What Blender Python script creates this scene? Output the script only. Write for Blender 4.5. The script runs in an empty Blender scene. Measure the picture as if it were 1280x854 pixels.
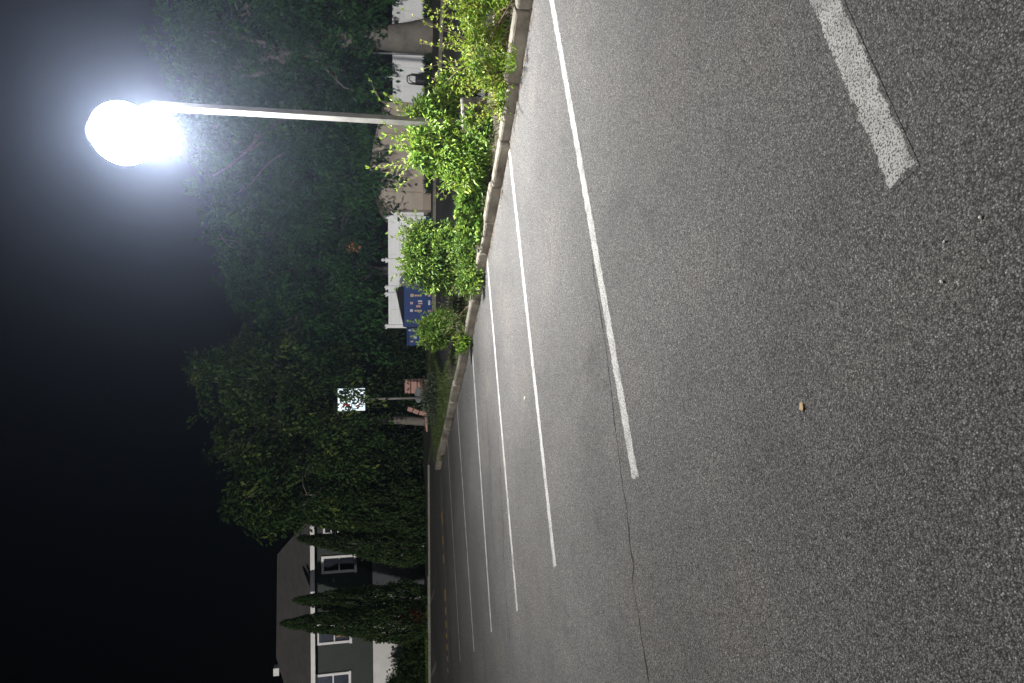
import bpy, math, random
import numpy as np
from mathutils import Vector, Matrix

random.seed(7)
rng = np.random.default_rng(7)
S = bpy.context.scene
COL = S.collection
H = 1.65                      # eye height
F, PITCH, ROLL = 800.0, 0.1963, 0.007

# ------------------------------------------------------------------ camera maths (used to lay the place out)
def ray(px, py):
    x = (427.0 - py) / F; y = (px - 640.0) / F
    c, s = math.cos(ROLL), math.sin(ROLL)
    x, y = c*x - s*y, s*x + c*y
    cp, sp = math.cos(PITCH), math.sin(PITCH)
    return np.array([x, cp - y*sp, -sp - y*cp])

def G(px, py, z=0.0):
    r = ray(px, py); g = r*((z-H)/r[2])
    return np.array([g[0], g[1], z])

def P(px, py, Y):
    r = ray(px, py); r = r*(Y/r[1])
    return np.array([r[0], Y, r[2]+H])

# ------------------------------------------------------------------ object helpers
def tag(o, label=None, cat=None, group=None, kind=None):
    if label: o['label'] = label
    if cat: o['category'] = cat
    if group: o['group'] = group
    if kind: o['kind'] = kind
    return o

def thing(name, loc, label, cat, group=None, rz=0.0):
    o = bpy.data.objects.new(name, None); COL.objects.link(o)
    o.location = [float(v) for v in loc]; o.rotation_euler = (0, 0, rz)
    o.empty_display_size = 0.2
    bpy.context.view_layer.update()
    return tag(o, label, cat, group)

class MB:
    def __init__(s): s.v = []; s.f = []
    def box(s, c, d, rz=0.0, tilt=None):
        M = Matrix.Rotation(rz, 3, 'Z')
        if tilt is not None: M = M @ tilt
        n = len(s.v)
        for k in range(8):
            q = Vector(((k & 1)-.5, ((k >> 1) & 1)-.5, ((k >> 2) & 1)-.5))
            q = M @ Vector((q.x*d[0], q.y*d[1], q.z*d[2]))
            s.v.append((c[0]+q.x, c[1]+q.y, c[2]+q.z))
        for f in ((0,2,3,1),(4,5,7,6),(0,1,5,4),(2,6,7,3),(0,4,6,2),(1,3,7,5)):
            s.f.append([n+i for i in f])
        return s
    def tube(s, pts, rad, seg=8, cap=True):
        pts = [Vector([float(c) for c in p]) for p in pts]; n0 = len(s.v)
        if not hasattr(rad, '__len__'): rad = [rad]*len(pts)
        ref = Vector((0.31, 0.87, 0.2)).normalized()
        for i, p in enumerate(pts):
            t = (pts[min(i+1, len(pts)-1)] - pts[max(i-1, 0)]).normalized()
            a = t.cross(ref)
            if a.length < .1: a = t.cross(Vector((1, 0, 0)))
            a.normalize(); b = t.cross(a)
            for k in range(seg):
                an = 2*math.pi*k/seg
                q = p + (a*math.cos(an) + b*math.sin(an))*rad[i]
                s.v.append(tuple(q))
        for i in range(len(pts)-1):
            for k in range(seg):
                k2 = (k+1) % seg
                s.f.append([n0+i*seg+k, n0+i*seg+k2, n0+(i+1)*seg+k2, n0+(i+1)*seg+k])
        if cap:
            s.f.append([n0+k for k in range(seg)][::-1])
            s.f.append([n0+(len(pts)-1)*seg+k for k in range(seg)])
        return s
    def poly(s, pts):
        n = len(s.v); s.v += [tuple(float(c) for c in p) for p in pts]
        s.f.append(list(range(n, n+len(pts)))); return s
    def prism(s, pts, ext):
        n = len(s.v); m = len(pts); ext = np.array(ext, float)
        s.v += [tuple(float(c) for c in p) for p in pts]
        s.v += [tuple(float(c) for c in (np.array(p, float)+ext)) for p in pts]
        s.f.append([n+i for i in range(m)][::-1]); s.f.append([n+m+i for i in range(m)])
        for i in range(m):
            j = (i+1) % m
            s.f.append([n+i, n+j, n+m+j, n+m+i])
        return s
    def ell(s, c, r, nu=16, nv=10, rz=0.0):
        n = len(s.v); cz, sz = math.cos(rz), math.sin(rz)
        for j in range(nv+1):
            th = math.pi*j/nv
            for i in range(nu):
                ph = 2*math.pi*i/nu
                x, y, z = r[0]*math.sin(th)*math.cos(ph), r[1]*math.sin(th)*math.sin(ph), r[2]*math.cos(th)
                s.v.append((c[0]+cz*x-sz*y, c[1]+sz*x+cz*y, c[2]+z))
        for j in range(nv):
            for i in range(nu):
                i2 = (i+1) % nu
                s.f.append([n+j*nu+i, n+(j+1)*nu+i, n+(j+1)*nu+i2, n+j*nu+i2])
        return s
    def build(s, name, mat, parent=None, smooth=False, bevel=0.0):
        me = bpy.data.meshes.new(name)
        v = s.v
        if parent is not None:
            inv = parent.matrix_world.inverted()
            v = [tuple(inv @ Vector(q)) for q in v]
        me.from_pydata(v, [], s.f); me.validate(); me.update()
        import bmesh
        bm = bmesh.new(); bm.from_mesh(me)
        bmesh.ops.remove_doubles(bm, verts=bm.verts, dist=1e-5)
        bmesh.ops.recalc_face_normals(bm, faces=bm.faces)
        bm.to_mesh(me); bm.free()
        if smooth:
            for p in me.polygons: p.use_smooth = True
        me.materials.append(mat)
        o = bpy.data.objects.new(name, me); COL.objects.link(o)
        if parent is not None: o.parent = parent
        bpy.context.view_layer.update()
        if bevel > 0:
            m = o.modifiers.new('bevel', 'BEVEL'); m.width = bevel; m.segments = 2; m.limit_method = 'ANGLE'
        return o

# ------------------------------------------------------------------ materials
def new_mat(name):
    m = bpy.data.materials.new(name); m.use_nodes = True
    nt = m.node_tree; nt.nodes.clear()
    out = nt.nodes.new('ShaderNodeOutputMaterial')
    b = nt.nodes.new('ShaderNodeBsdfPrincipled')
    nt.links.new(b.outputs[0], out.inputs[0])
    return m, nt, b, out

def ramp(nt, fac, stops):
    r = nt.nodes.new('ShaderNodeValToRGB')
    e = r.color_ramp.elements
    while len(e) < len(stops): e.new(0.5)
    for el, (p, c) in zip(e, stops):
        el.position = p; el.color = (c[0], c[1], c[2], 1) if hasattr(c, '__len__') else (c, c, c, 1)
    nt.links.new(fac, r.inputs[0]); return r.outputs[0]

def noise(nt, vec, scale, detail=4, rough=.55):
    n = nt.nodes.new('ShaderNodeTexNoise'); n.inputs['Scale'].default_value = scale
    n.inputs['Detail'].default_value = detail; n.inputs['Roughness'].default_value = rough
    if vec is not None: nt.links.new(vec, n.inputs['Vector'])
    return n.outputs[0]

def mix(nt, fac, a, b, mode='MIX'):
    m = nt.nodes.new('ShaderNodeMix'); m.data_type = 'RGBA'; m.blend_type = mode
    for sock, val in ((m.inputs[0], fac), (m.inputs[6], a), (m.inputs[7], b)):
        if hasattr(val, 'links'): nt.links.new(val, sock)
        elif hasattr(val, '__len__'): sock.default_value = (val[0], val[1], val[2], 1)
        else: sock.default_value = val if sock.type == 'VALUE' else (val, val, val, 1)
    return m.outputs[2]

def math_n(nt, op, a, b=None, clamp=False):
    m = nt.nodes.new('ShaderNodeMath'); m.operation = op; m.use_clamp = clamp
    for sock, val in zip(m.inputs, (a, b)):
        if val is None: continue
        if hasattr(val, 'links'): nt.links.new(val, sock)
        else: sock.default_value = val
    return m.outputs[0]

def bump(nt, b, h, strength, dist):
    n = nt.nodes.new('ShaderNodeBump'); n.inputs['Strength'].default_value = strength
    n.inputs['Distance'].default_value = dist
    nt.links.new(h, n.inputs['Height']); nt.links.new(n.outputs[0], b.inputs['Normal'])

def geo_pos(nt):
    return nt.nodes.new('ShaderNodeNewGeometry').outputs['Position']

def mottled(name, c1, c2, scale=3.0, rough=.7, bmp=.2, bscale=40, bdist=.01, metal=0.0, spec=.4):
    m, nt, b, out = new_mat(name)
    p = geo_pos(nt)
    b.inputs['Roughness'].default_value = rough; b.inputs['Metallic'].default_value = metal
    b.inputs['Specular IOR Level'].default_value = spec
    nt.links.new(ramp(nt, noise(nt, p, scale, 6, .65), [(.3, c1), (.7, c2)]), b.inputs['Base Color'])
    if bmp: bump(nt, b, noise(nt, p, bscale, 4), bmp, bdist)
    return m

def asphalt_nodes(nt, lo, hi, big=1.0):
    p = geo_pos(nt)
    v = nt.nodes.new('ShaderNodeTexVoronoi'); v.inputs['Scale'].default_value = 175
    v.inputs['Randomness'].default_value = 1.0; nt.links.new(p, v.inputs['Vector'])
    v2 = nt.nodes.new('ShaderNodeTexVoronoi'); v2.inputs['Scale'].default_value = 300
    nt.links.new(p, v2.inputs['Vector'])
    sep = nt.nodes.new('ShaderNodeSeparateColor'); nt.links.new(v.outputs['Color'], sep.inputs[0])
    mid = [(a+b_)/2 for a, b_ in zip(lo, hi)]
    stones = ramp(nt, sep.outputs[0], [(0.0, [c*.65 for c in lo]), (.4, [c*.97 for c in mid]), (.8, [c*1.08 for c in hi]), (.95, [c*1.35 for c in hi]), (1.0, [c*2.2 for c in hi])])
    # tar between the stones
    tar = ramp(nt, v.outputs['Distance'], [(.25, 1.0), (.75, .35)])
    c = mix(nt, 1.0, stones, tar, 'MULTIPLY')
    blot = ramp(nt, noise(nt, p, .45*big, 5, .6), [(.3, .74), (.7, 1.18)])
    c = mix(nt, 1.0, c, blot, 'MULTIPLY')
    spots = ramp(nt, noise(nt, p, 1.7*big, 3, .55), [(.27, .80), (.42, 1.0)])
    c = mix(nt, 1.0, c, spots, 'MULTIPLY')
    brown = ramp(nt, noise(nt, p, .9*big, 3, .5), [(.52, 0.0), (.75, .35)])
    c = mix(nt, brown, c, mix(nt, 1.0, c, (1.12, 1.0, .86), 'MULTIPLY'))
    h = math_n(nt, 'ADD', math_n(nt, 'MULTIPLY', v.outputs['Distance'], -1.0),
               math_n(nt, 'ADD', math_n(nt, 'MULTIPLY', v2.outputs['Distance'], -.35),
                      math_n(nt, 'MULTIPLY', sep.outputs[1], .55)))
    return p, c, h

A_LO, A_HI = (.092, .089, .087), (.198, .191, .186)
def asphalt(name, k=1.0):
    m, nt, b, out = new_mat(name)
    p, c, h = asphalt_nodes(nt, [x*k for x in A_LO], [x*k for x in A_HI])
    nt.links.new(c, b.inputs['Base Color']); b.inputs['Roughness'].default_value = .85
    b.inputs['Specular IOR Level'].default_value = .18
    bump(nt, b, h, .7, .003)
    return m

def paint(name, col, wear):
    """worn road paint: its ragged edge and holes show the asphalt below (UV x across the line, y along)"""
    m, nt, b, out = new_mat(name)
    p, c, h = asphalt_nodes(nt, A_LO, A_HI)
    uv = nt.nodes.new('ShaderNodeTexCoord').outputs['UV']
    sp = nt.nodes.new('ShaderNodeSeparateXYZ'); nt.links.new(uv, sp.inputs[0])
    e = math_n(nt, 'ABSOLUTE', sp.outputs[0])
    e = math_n(nt, 'ADD', e, math_n(nt, 'MULTIPLY', math_n(nt, 'SUBTRACT', noise(nt, p, 14, 4), .5), .8))
    e = math_n(nt, 'ADD', e, math_n(nt, 'MULTIPLY', math_n(nt, 'SUBTRACT', noise(nt, p, 150, 2), .5), .5))
    edge = math_n(nt, 'LESS_THAN', e, .82)
    en = math_n(nt, 'ADD', sp.outputs[1], math_n(nt, 'MULTIPLY', math_n(nt, 'SUBTRACT', noise(nt, p, 40, 3), .5), .06))
    edge = math_n(nt, 'MULTIPLY', edge, math_n(nt, 'GREATER_THAN', en, .02))
    holes = ramp(nt, noise(nt, p, 130, 3, .6), [(wear, 0.0), (wear+.06, 1.0)])
    big = ramp(nt, noise(nt, p, 5, 4), [(.3, .35), (.52, 1.0)])
    f = math_n(nt, 'MULTIPLY', math_n(nt, 'MULTIPLY', edge, holes), big)
    pc = mix(nt, noise(nt, p, 60, 3), [x*.78 for x in col], col)
    nt.links.new(mix(nt, f, c, pc), b.inputs['Base Color'])
    b.inputs['Roughness'].default_value = .85; b.inputs['Specular IOR Level'].default_value = .18
    bump(nt, b, h, .7, .003)
    return m

def leaf_mat(name, stops, trans=.3, rough=.45, spec=.3):
    m, nt, b, out = new_mat(name)
    a = nt.nodes.new('ShaderNodeAttribute'); a.attribute_name = 'tint'
    c = ramp(nt, a.outputs['Fac'], stops)
    nt.links.new(c, b.inputs['Base Color']); b.inputs['Roughness'].default_value = rough
    b.inputs['Specular IOR Level'].default_value = spec
    t = nt.nodes.new('ShaderNodeBsdfTranslucent'); nt.links.new(c, t.inputs[0])
    mx = nt.nodes.new('ShaderNodeMixShader'); mx.inputs[0].default_value = trans
    nt.links.new(b.outputs[0], mx.inputs[1]); nt.links.new(t.outputs[0], mx.inputs[2])
    nt.links.new(mx.outputs[0], out.inputs[0])
    return m

def emit(name, col, st):
    m = bpy.data.materials.new(name); m.use_nodes = True; nt = m.node_tree; nt.nodes.clear()
    out = nt.nodes.new('ShaderNodeOutputMaterial'); e = nt.nodes.new('ShaderNodeEmission')
    e.inputs[0].default_value = (*col, 1); e.inputs[1].default_value = st
    nt.links.new(e.outputs[0], out.inputs[0]); return m

def siding(name, c1, c2, axis='Z', scale=4.0, rough=.6, strength=.6):
    m, nt, b, out = new_mat(name)
    p = geo_pos(nt)
    w = nt.nodes.new('ShaderNodeTexWave'); w.bands_direction = axis; w.wave_profile = 'SAW'
    w.inputs['Scale'].default_value = scale; w.inputs['Distortion'].default_value = .0
    nt.links.new(p, w.inputs['Vector'])
    nt.links.new(ramp(nt, noise(nt, p, 2.2, 6, .7), [(.3, c1), (.7, c2)]), b.inputs['Base Color'])
    b.inputs['Roughness'].default_value = rough
    bump(nt, b, w.outputs[1], strength, .02)
    return m

M = {}
M['asphalt'] = asphalt('asphalt')
M['asphalt_far'] = asphalt('driveway_asphalt', .6)
M['paint'] = paint('worn_white_paint', (.56, .55, .53), .43)
M['paint_faded'] = paint('faded_white_paint', (.42, .40, .37), .42)
M['paint_ghost'] = paint('ghost_white_paint', (.27, .26, .25), .57)
M['paint_yellow'] = paint('worn_yellow_paint', (.62, .40, .07), .38)
M['concrete'] = mottled('kerb_concrete', (.08, .07, .055), (.29, .265, .22), 2.8, .95, .9, 35, .014)
M['concrete_dark'] = mottled('pier_concrete', (.13, .13, .11), (.24, .23, .20), 5, .85, .5, 50, .008)
M['soil'] = mottled('soil', (.035, .028, .02), (.07, .055, .04), 8, .95, .8, 30, .03)
M['ground'] = mottled('ground_dirt', (.02, .022, .014), (.045, .045, .03), 2, .95, .6, 20, .03)
M['lawn'] = mottled('lawn_soil', (.016, .022, .010), (.03, .038, .016), 4, .95, .8, 40, .03)
M['steel'] = mottled('galvanised_steel', (.16, .156, .148), (.25, .243, .23), 6, .55, .1, 60, .002, .1)
M['steel_dark'] = mottled('grey_steel', (.14, .15, .16), (.2, .21, .22), 6, .5, .1, 60, .002, .4)
M['black'] = mottled('black_metal', (.012, .012, .013), (.025, .025, .027), 6, .45, .1, 60, .002)
M['vinyl'] = mottled('white_vinyl', (.66, .68, .70), (.78, .79, .80), 1.2, .45, .05, 20, .004)
M['beige'] = siding('beige_boards', (.34, .29, .24), (.42, .36, .30), 'X', 2.2, .7, .25)
M['beige_trim'] = mottled('beige_trim', (.28, .23, .18), (.34, .28, .22), 5, .7)
M['brick'] = mottled('dark_brick', (.05, .022, .017), (.09, .04, .03), 14, .85, .5, 20, .01)
M['dark_siding'] = siding('dark_siding', (.016, .017, .02), (.024, .025, .03), 'Z', 4.0)
M['green_siding'] = siding('green_siding', (.016, .026, .020), (.023, .036, .028), 'Z', 4.2)
M['white_wall'] = mottled('white_stucco', (.66, .65, .63), (.76, .75, .73), 3, .8, .4, 50, .006)
M['white_trim'] = mottled('white_trim', (.72, .72, .72), (.80, .80, .80), 5, .5, .05)
M['grey_trim'] = mottled('grey_trim', (.20, .20, .21), (.28, .28, .29), 5, .5, .05)
M['shingle'] = siding('roof_shingle', (.062, .058, .058), (.10, .094, .092), 'Z', 5.0, .85, .8)
M['bark'] = mottled('bark', (.06, .054, .045), (.13, .118, .10), 5, .9, 1.0, 14, .05)
M['bark_pale'] = mottled('pale_bark', (.11, .10, .085), (.19, .175, .15), 2.5, .9, .8, 9, .04)
M['twig'] = mottled('twig_bark', (.07, .05, .035), (.16, .11, .07), 20, .8)
M['blue'] = mottled('blue_paint', (.008, .03, .125), (.012, .04, .155), 3, .4, .05)
M['sticker_tan'] = mottled('tan_sticker', (.45, .33, .2), (.5, .38, .25), 8, .5, 0)
M['sticker_pink'] = mottled('pink_sticker', (.45, .28, .26), (.5, .34, .32), 8, .5, 0)
M['sticker_white'] = mottled('pale_blue_sticker', (.42, .46, .55), (.5, .54, .62), 8, .5, 0)
M['pink'] = mottled('pink_cushion_fabric', (.40, .23, .19), (.48, .29, .24), 6, .85, .2, 80, .004)
M['lens'] = emit('lamp_glare', (.93, .96, 1.0), 220.0)
M['sign_white'] = emit('lit_sign_white', (.80, .93, 1.0), 1.3)
M['sign_red'] = emit('lit_sign_red', (.35, .03, .03), .5)
M['window_glow'] = emit('lit_window_orange', (.9, .36, .12), .45)
M['tan_curtain'] = mottled('tan_curtain', (.35, .22, .13), (.45, .3, .19), 6, .9)
m, nt, b, out = new_mat('dark_glass')
b.inputs['Base Color'].default_value = (.006, .007, .009, 1); b.inputs['Roughness'].default_value = .06
M['glass'] = m
M['crack'] = mottled('crack_dirt', (.008, .008, .008), (.02, .019, .017), 30, .95, 0)
M['dry_leaf'] = mottled('dry_leaf', (.42, .28, .14), (.55, .40, .22), 60, .7)
M['pebble'] = mottled('pale_pebble', (.5, .48, .45), (.66, .64, .6), 60, .7)
M['rust_leaf'] = leaf_mat('rust_leaves', [(0, (.10, .03, .015)), (1, (.22, .07, .035))])
M['litter'] = leaf_mat('old_leaves', [(0, (.05, .03, .018)), (.6, (.14, .085, .045)), (1, (.30, .22, .12))], .1, .8)
M['tree_leaf'] = leaf_mat('deep_green_leaves', [(0, (.015, .047, .015)), (.6, (.028, .088, .024)), (1, (.058, .14, .034))], .3, .75, .08)
M['tree_leaf_warm'] = leaf_mat('olive_green_leaves', [(0, (.024, .055, .014)), (.6, (.044, .088, .022)), (1, (.13, .175, .04))], .3, .7, .12)
M['cypress_leaf'] = leaf_mat('cypress_sprays', [(0, (.020, .044, .012)), (.6, (.036, .072, .017)), (1, (.065, .10, .026))], .15, .7)
M['hedge_leaf'] = leaf_mat('hedge_leaves', [(0, (.016, .038, .012)), (.6, (.028, .06, .018)), (1, (.05, .085, .025))], .25, .5)
M['yellow_leaf'] = leaf_mat('yellow_green_leaves', [(0, (.09, .16, .018)), (.5, (.17, .28, .028)), (.85, (.30, .37, .045)), (1, (.36, .36, .08))], .35, .45)
M['lime_leaf'] = leaf_mat('lime_green_leaves', [(0, (.07, .15, .016)), (.6, (.155, .265, .028)), (1, (.27, .35, .045))], .35, .45)
M['deep_leaf'] = leaf_mat('fresh_green_leaves', [(0, (.055, .118, .02)), (.6, (.13, .225, .034)), (1, (.23, .32, .052))], .3, .45)
M['sage_leaf'] = leaf_mat('sage_leaves', [(0, (.06, .085, .05)), (1, (.13, .16, .10))], .25, .6)
M['grass'] = leaf_mat('grass_blades', [(0, (.045, .075, .018)), (.6, (.08, .12, .03)), (1, (.17, .17, .06))], .3, .6)

# ------------------------------------------------------------------ leaves
def norm(a): return a/np.maximum(np.linalg.norm(a, axis=-1, keepdims=True), 1e-9)

def leaves(name, mat, pos, d, length, width, tint, parent=None, fold=.25, smooth_leaf=True, up=None):
    """one mesh of many folded leaves; pos = leaf bases, d = direction of the leaf"""
    n = len(pos); d = norm(d)
    if up is None: up = rng.normal(0, .55, (n, 3)) + np.array([0, 0, 1.0])
    s = norm(np.cross(d, up)); u = np.cross(s, d)
    L = np.broadcast_to(length, (n,))[:, None]; W = np.broadcast_to(width, (n,))[:, None]
    base, tip = pos, pos + d*L - u*L*.12
    if smooth_leaf:
        m1, m2 = pos + d*L*.30, pos + d*L*.68 - u*L*.03
        l1, r1 = m1 + s*W*.5 + u*W*fold, m1 - s*W*.5 + u*W*fold
        l2, r2 = m2 + s*W*.38 + u*W*fold, m2 - s*W*.38 + u*W*fold
        V = np.stack([base, l1, l2, tip, r2, r1], 1).reshape(-1, 3); k = 6
        fa = [[0, 1, 2, 3], [0, 3, 4, 5]]
    else:
        m1 = pos + d*L*.45
        l1, r1 = m1 + s*W*.5 + u*W*fold, m1 - s*W*.5 + u*W*fold
        V = np.stack([base, l1, tip, r1], 1).reshape(-1, 3); k = 4
        fa = [[0, 1, 2], [0, 2, 3]]
    fa = np.array(fa); q = fa.shape[1]
    faces = (np.arange(n)[:, None, None]*k + fa[None]).reshape(-1)
    if parent is not None:
        mi = np.array(parent.matrix_world.inverted()); V = V @ mi[:3, :3].T + mi[:3, 3]
    me = bpy.data.meshes.new(name)
    nf = n*2
    me.vertices.add(len(V)); me.vertices.foreach_set('co', V.astype(np.float32).ravel())
    me.loops.add(nf*q); me.loops.foreach_set('vertex_index', faces.astype(np.int32))
    me.polygons.add(nf); me.polygons.foreach_set('loop_start', np.arange(0, nf*q, q, dtype=np.int32))
    me.polygons.foreach_set('loop_total', np.full(nf, q, np.int32))
    me.update(calc_edges=True)
    at = me.attributes.new('tint', 'FLOAT', 'FACE')
    at.data.foreach_set('value', np.repeat(np.clip(tint, 0, 1), 2).astype(np.float32))
    me.materials.append(mat)
    o = bpy.data.objects.new(name, me); COL.objects.link(o)
    if parent is not None: o.parent = parent
    return o

def unit(n):
    return norm(rng.normal(0, 1, (n, 3)))

def lobe_clumps(lobes, n, inner=.45, squash_low=True):
    w = np.array([(l[1]*l[2]*l[3])**.62 for l in lobes]); w /= w.sum()
    idx = rng.choice(len(lobes), n, p=w)
    u = unit(n); r = inner + (1-inner)*rng.random(n)**.6
    c = np.array([lobes[i][0] for i in idx]); R = np.array([lobes[i][1:4] for i in idx])
    return c + u*R*r[:, None], u, idx

def leaf_cloud(cl, u, per, spread, size, tint_j=.28, spray=0.0):
    n = len(cl)
    k = np.maximum(8, (per*rng.uniform(.4, 1.6, n)).astype(int))
    ci = np.repeat(np.arange(n), k); N = len(ci)
    if spray:
        ax = norm(u*.8 + rng.normal(0, .6, (n, 3)) + np.array([0, 0, -.55]))
        along = (rng.random(N)*2-.6)*spray*rng.uniform(.6, 1.4, n)[ci]
        off = rng.normal(0, 1, (N, 3))*np.array([1, 1, .55])*spread*(.55+.45*rng.random(N))[:, None]
        pos = cl[ci] + ax[ci]*along[:, None] + off - np.array([0, 0, 1])*(np.maximum(along, 0)**2*.45)[:, None]
        d = ax[ci]*.7 + norm(off)*.6 + rng.normal(0, .4, (N, 3)) + np.array([0, 0, -.3])
    else:
        off = rng.normal(0, 1, (N, 3))*np.array([1, 1, .62])*spread*rng.uniform(.7, 1.25, n)[ci][:, None]
        pos = cl[ci] + off
        d = norm(off)*.7 + u[ci]*.5 + rng.normal(0, .55, (N, 3)) + np.array([0, 0, -.25])
    base = rng.normal(.42, .25, n)
    tint = base[ci] + rng.normal(0, tint_j, N)*.7
    L = size*rng.uniform(.65, 1.35, N)
    return pos, d, L, tint

def limb(mb, a, bpt, r0, r1, wob=.12, seg=7, n=6):
    a, bpt = np.array(a, float), np.array(bpt, float); L = np.linalg.norm(bpt-a)
    pts, rad = [], []
    w1, w2 = rng.normal(0, wob*L*.5, 3), rng.normal(0, wob*L*.35, 3)
    for i in range(n+1):
        t = i/n
        p = a + (bpt-a)*t + w1*math.sin(math.pi*t) + w2*math.sin(2*math.pi*t) - np.array([0, 0, 1])*0
        pts.append(p); rad.append(r0 + (r1-r0)*t)
    mb.tube(pts, rad, seg)
    return pts

def tree(name, base, trunk_pts, trunk_r, lobes, label, cat, group, n_cl, per, spread, size, leaf, bark,
         inner=.4, extra_limbs=(), extra=()):
    o = thing(name, base, label, cat, group)
    mb = MB()
    mb.tube(trunk_pts, trunk_r, 12)
    top = np.array(trunk_pts[-1], float); mid = np.array(trunk_pts[len(trunk_pts)//2], float)
    for i, l in enumerate(lobes):
        s = top if i % 2 == 0 else top*.6 + mid*.4
        pts = limb(mb, s, l[0], trunk_r[-1]*.62, .03, .14)
        for k in range(4):
            q = pts[rng.integers(2, 5)]
            e = l[0] + unit(1)[0]*np.array(l[1:4])*.8
            limb(mb, q, e, .045, .012, .15, 5, 4)
    for (a, bq, r0, r1) in extra_limbs: limb(mb, a, bq, r0, r1, .10, 8, 7)
    mb.build('trunk', bark, o, smooth=True)
    cl, u, _ = lobe_clumps(lobes, n_cl, inner)
    if len(extra):
        ex = np.array(extra); cl = np.vstack([cl, ex]); u = np.vstack([u, unit(len(ex))])
    pos, d, L, t = leaf_cloud(cl, u, per, spread, size, spray=.55)
    leaves('crown', leaf, pos, d, L, L*.55, t, o, smooth_leaf=False)
    return o

def lobe(px, py, Y, rpx, rpy=None, ry=None):
    """a mass of the crown: centre as seen, radii (vertical, sideways, depth)"""
    c = P(px, py, Y); s = Y/F
    rpy = rpx if rpy is None else rpy
    return (c, rpy*s, (ry if ry is not None else (rpx+rpy)/2*s), rpx*s)

# ================================================================== WORLD, CAMERA, LIGHT
w = bpy.data.worlds.new('World'); S.world = w; w.use_nodes = True
nt = w.node_tree
bg = nt.nodes['Background']
sky = nt.nodes.new('ShaderNodeTexSky'); sky.sky_type = 'NISHITA'; sky.sun_disc = False
SUN_EL = math.radians(11); SUN_AZ = math.radians(207)    # light arrives from behind, on the left
sky.sun_elevation = SUN_EL; sky.sun_rotation = SUN_AZ
nt.links.new(sky.outputs[0], bg.inputs[0]); bg.inputs[1].default_value = 0.0003

sl = bpy.data.lights.new('lot_fill_sun', 'SUN'); sl.energy = 1.9; sl.angle = math.radians(.5); sl.color = (1.0, .95, .89)  # added fill, stands in for unseen lot lamps off to the left
so = bpy.data.objects.new('lot_fill_sun', sl); COL.objects.link(so)
dirv = Vector((math.sin(SUN_AZ)*math.cos(SUN_EL), math.cos(SUN_AZ)*math.cos(SUN_EL), math.sin(SUN_EL)))
so.rotation_euler = dirv.to_track_quat('Z', 'Y').to_euler(); so.location = (-20, -20, 12)

cam = bpy.data.cameras.new('camera'); co = bpy.data.objects.new('camera', cam); COL.objects.link(co)
cam.sensor_fit = 'HORIZONTAL'; cam.sensor_width = 36; cam.lens = F/1280*36; cam.clip_start = .05; cam.clip_end = 2000
r0 = ray(640, 427); rx = ray(640+F, 427)-r0; ry = ray(640, 427-F)-r0
X, Y_, Z = Vector(rx).normalized(), Vector(ry).normalized(), -Vector(r0).normalized()
Mx = Matrix((X, Y_, Z)).transposed().to_4x4(); Mx.translation = (0, 0, H)
co.matrix_world = Mx
S.camera = co
S.view_settings.view_transform = 'Standard'; S.view_settings.look = 'None'
S.view_settings.exposure = 0; S.view_settings.gamma = 1
S.render.engine = 'CYCLES'
S.cycles.use_denoising = True
S.cycles.max_bounces = 4; S.cycles.diffuse_bounces = 2; S.cycles.glossy_bounces = 2
S.cycles.transmission_bounces = 2; S.cycles.volume_bounces = 0; S.cycles.transparent_max_bounces = 4
S.cycles.caustics_reflective = False; S.cycles.caustics_refractive = False
S.cycles.sample_clamp_indirect = 3.0

# ================================================================== GROUND
def sheet(name, pts, z, mat, kind='structure'):
    o = MB().poly([(p[0], p[1], z) for p in pts]).build(name, mat)
    return tag(o, kind=kind)

sheet('ground', [(-100, -100), (100, -100), (100, 100), (-100, 100)], -.012, M['ground'])
lot = sheet('parking_lot', [(-60, -20), (25, -20), (25, 9), (12, 19), (6, 22.5), (-3.9, 24.7), (-60, 25.4)], 0, M['asphalt'])

# front kerb of the planting strip (line at its foot), then its back edge
K = [np.array(p) for p in ((7.1, 3.9), (5.4, 5.5), (4.3, 6.5), (3.72, 7.04), (3.15, 7.72), (2.63, 8.35), (2.2, 9.02), (1.80, 9.62),
                           (1.40, 10.22), (.72, 11.2), (.03, 12.3), (-.55, 13.32), (-1.4, 14.95), (-2.26, 16.55), (-3.1, 18.15), (-3.93, 19.72))]
def knorm(i):
    a = K[max(i-1, 0)]; b_ = K[min(i+1, len(K)-1)]; d = (b_-a)/np.linalg.norm(b_-a)
    return np.array([d[1], -d[0]])
def width(i): return 1.5 if i < 7 else 1.5 - .35*min(1, (i-7)/3)
KB = [K[i] + knorm(i)*width(i) for i in range(13)]          # back kerb, ends where the drive ends
# kerb stones
def kerb_run(line, wid, top, gap, stone, jit):
    mb = MB()
    for i in range(len(line)-1):
        a, b_ = line[i], line[i+1]; L = np.linalg.norm(b_-a); d = (b_-a)/L; nr = np.array([d[1], -d[0]])
        n = max(1, round(L/stone)); s = L/n
        for k in range(n):
            c = a + d*s*(k+.5) + nr*(wid/2 + random.uniform(-jit, jit))
            h = top + random.uniform(-.03, .018)
            mb.box((c[0], c[1], h/2-.03), (s-gap, wid*random.uniform(.94, 1.05), h+.06), math.atan2(d[1], d[0])+random.uniform(-.012, .012))
    return mb
tag(kerb_run(K, .17, .165, .02, 1.15, .03).build('kerb', M['concrete'], bevel=.03), kind='structure')
tag(kerb_run(KB[:12], .14, .15, .008, 1.6, .006).build('driveway_kerb', M['concrete'], bevel=.015), kind='structure')
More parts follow.
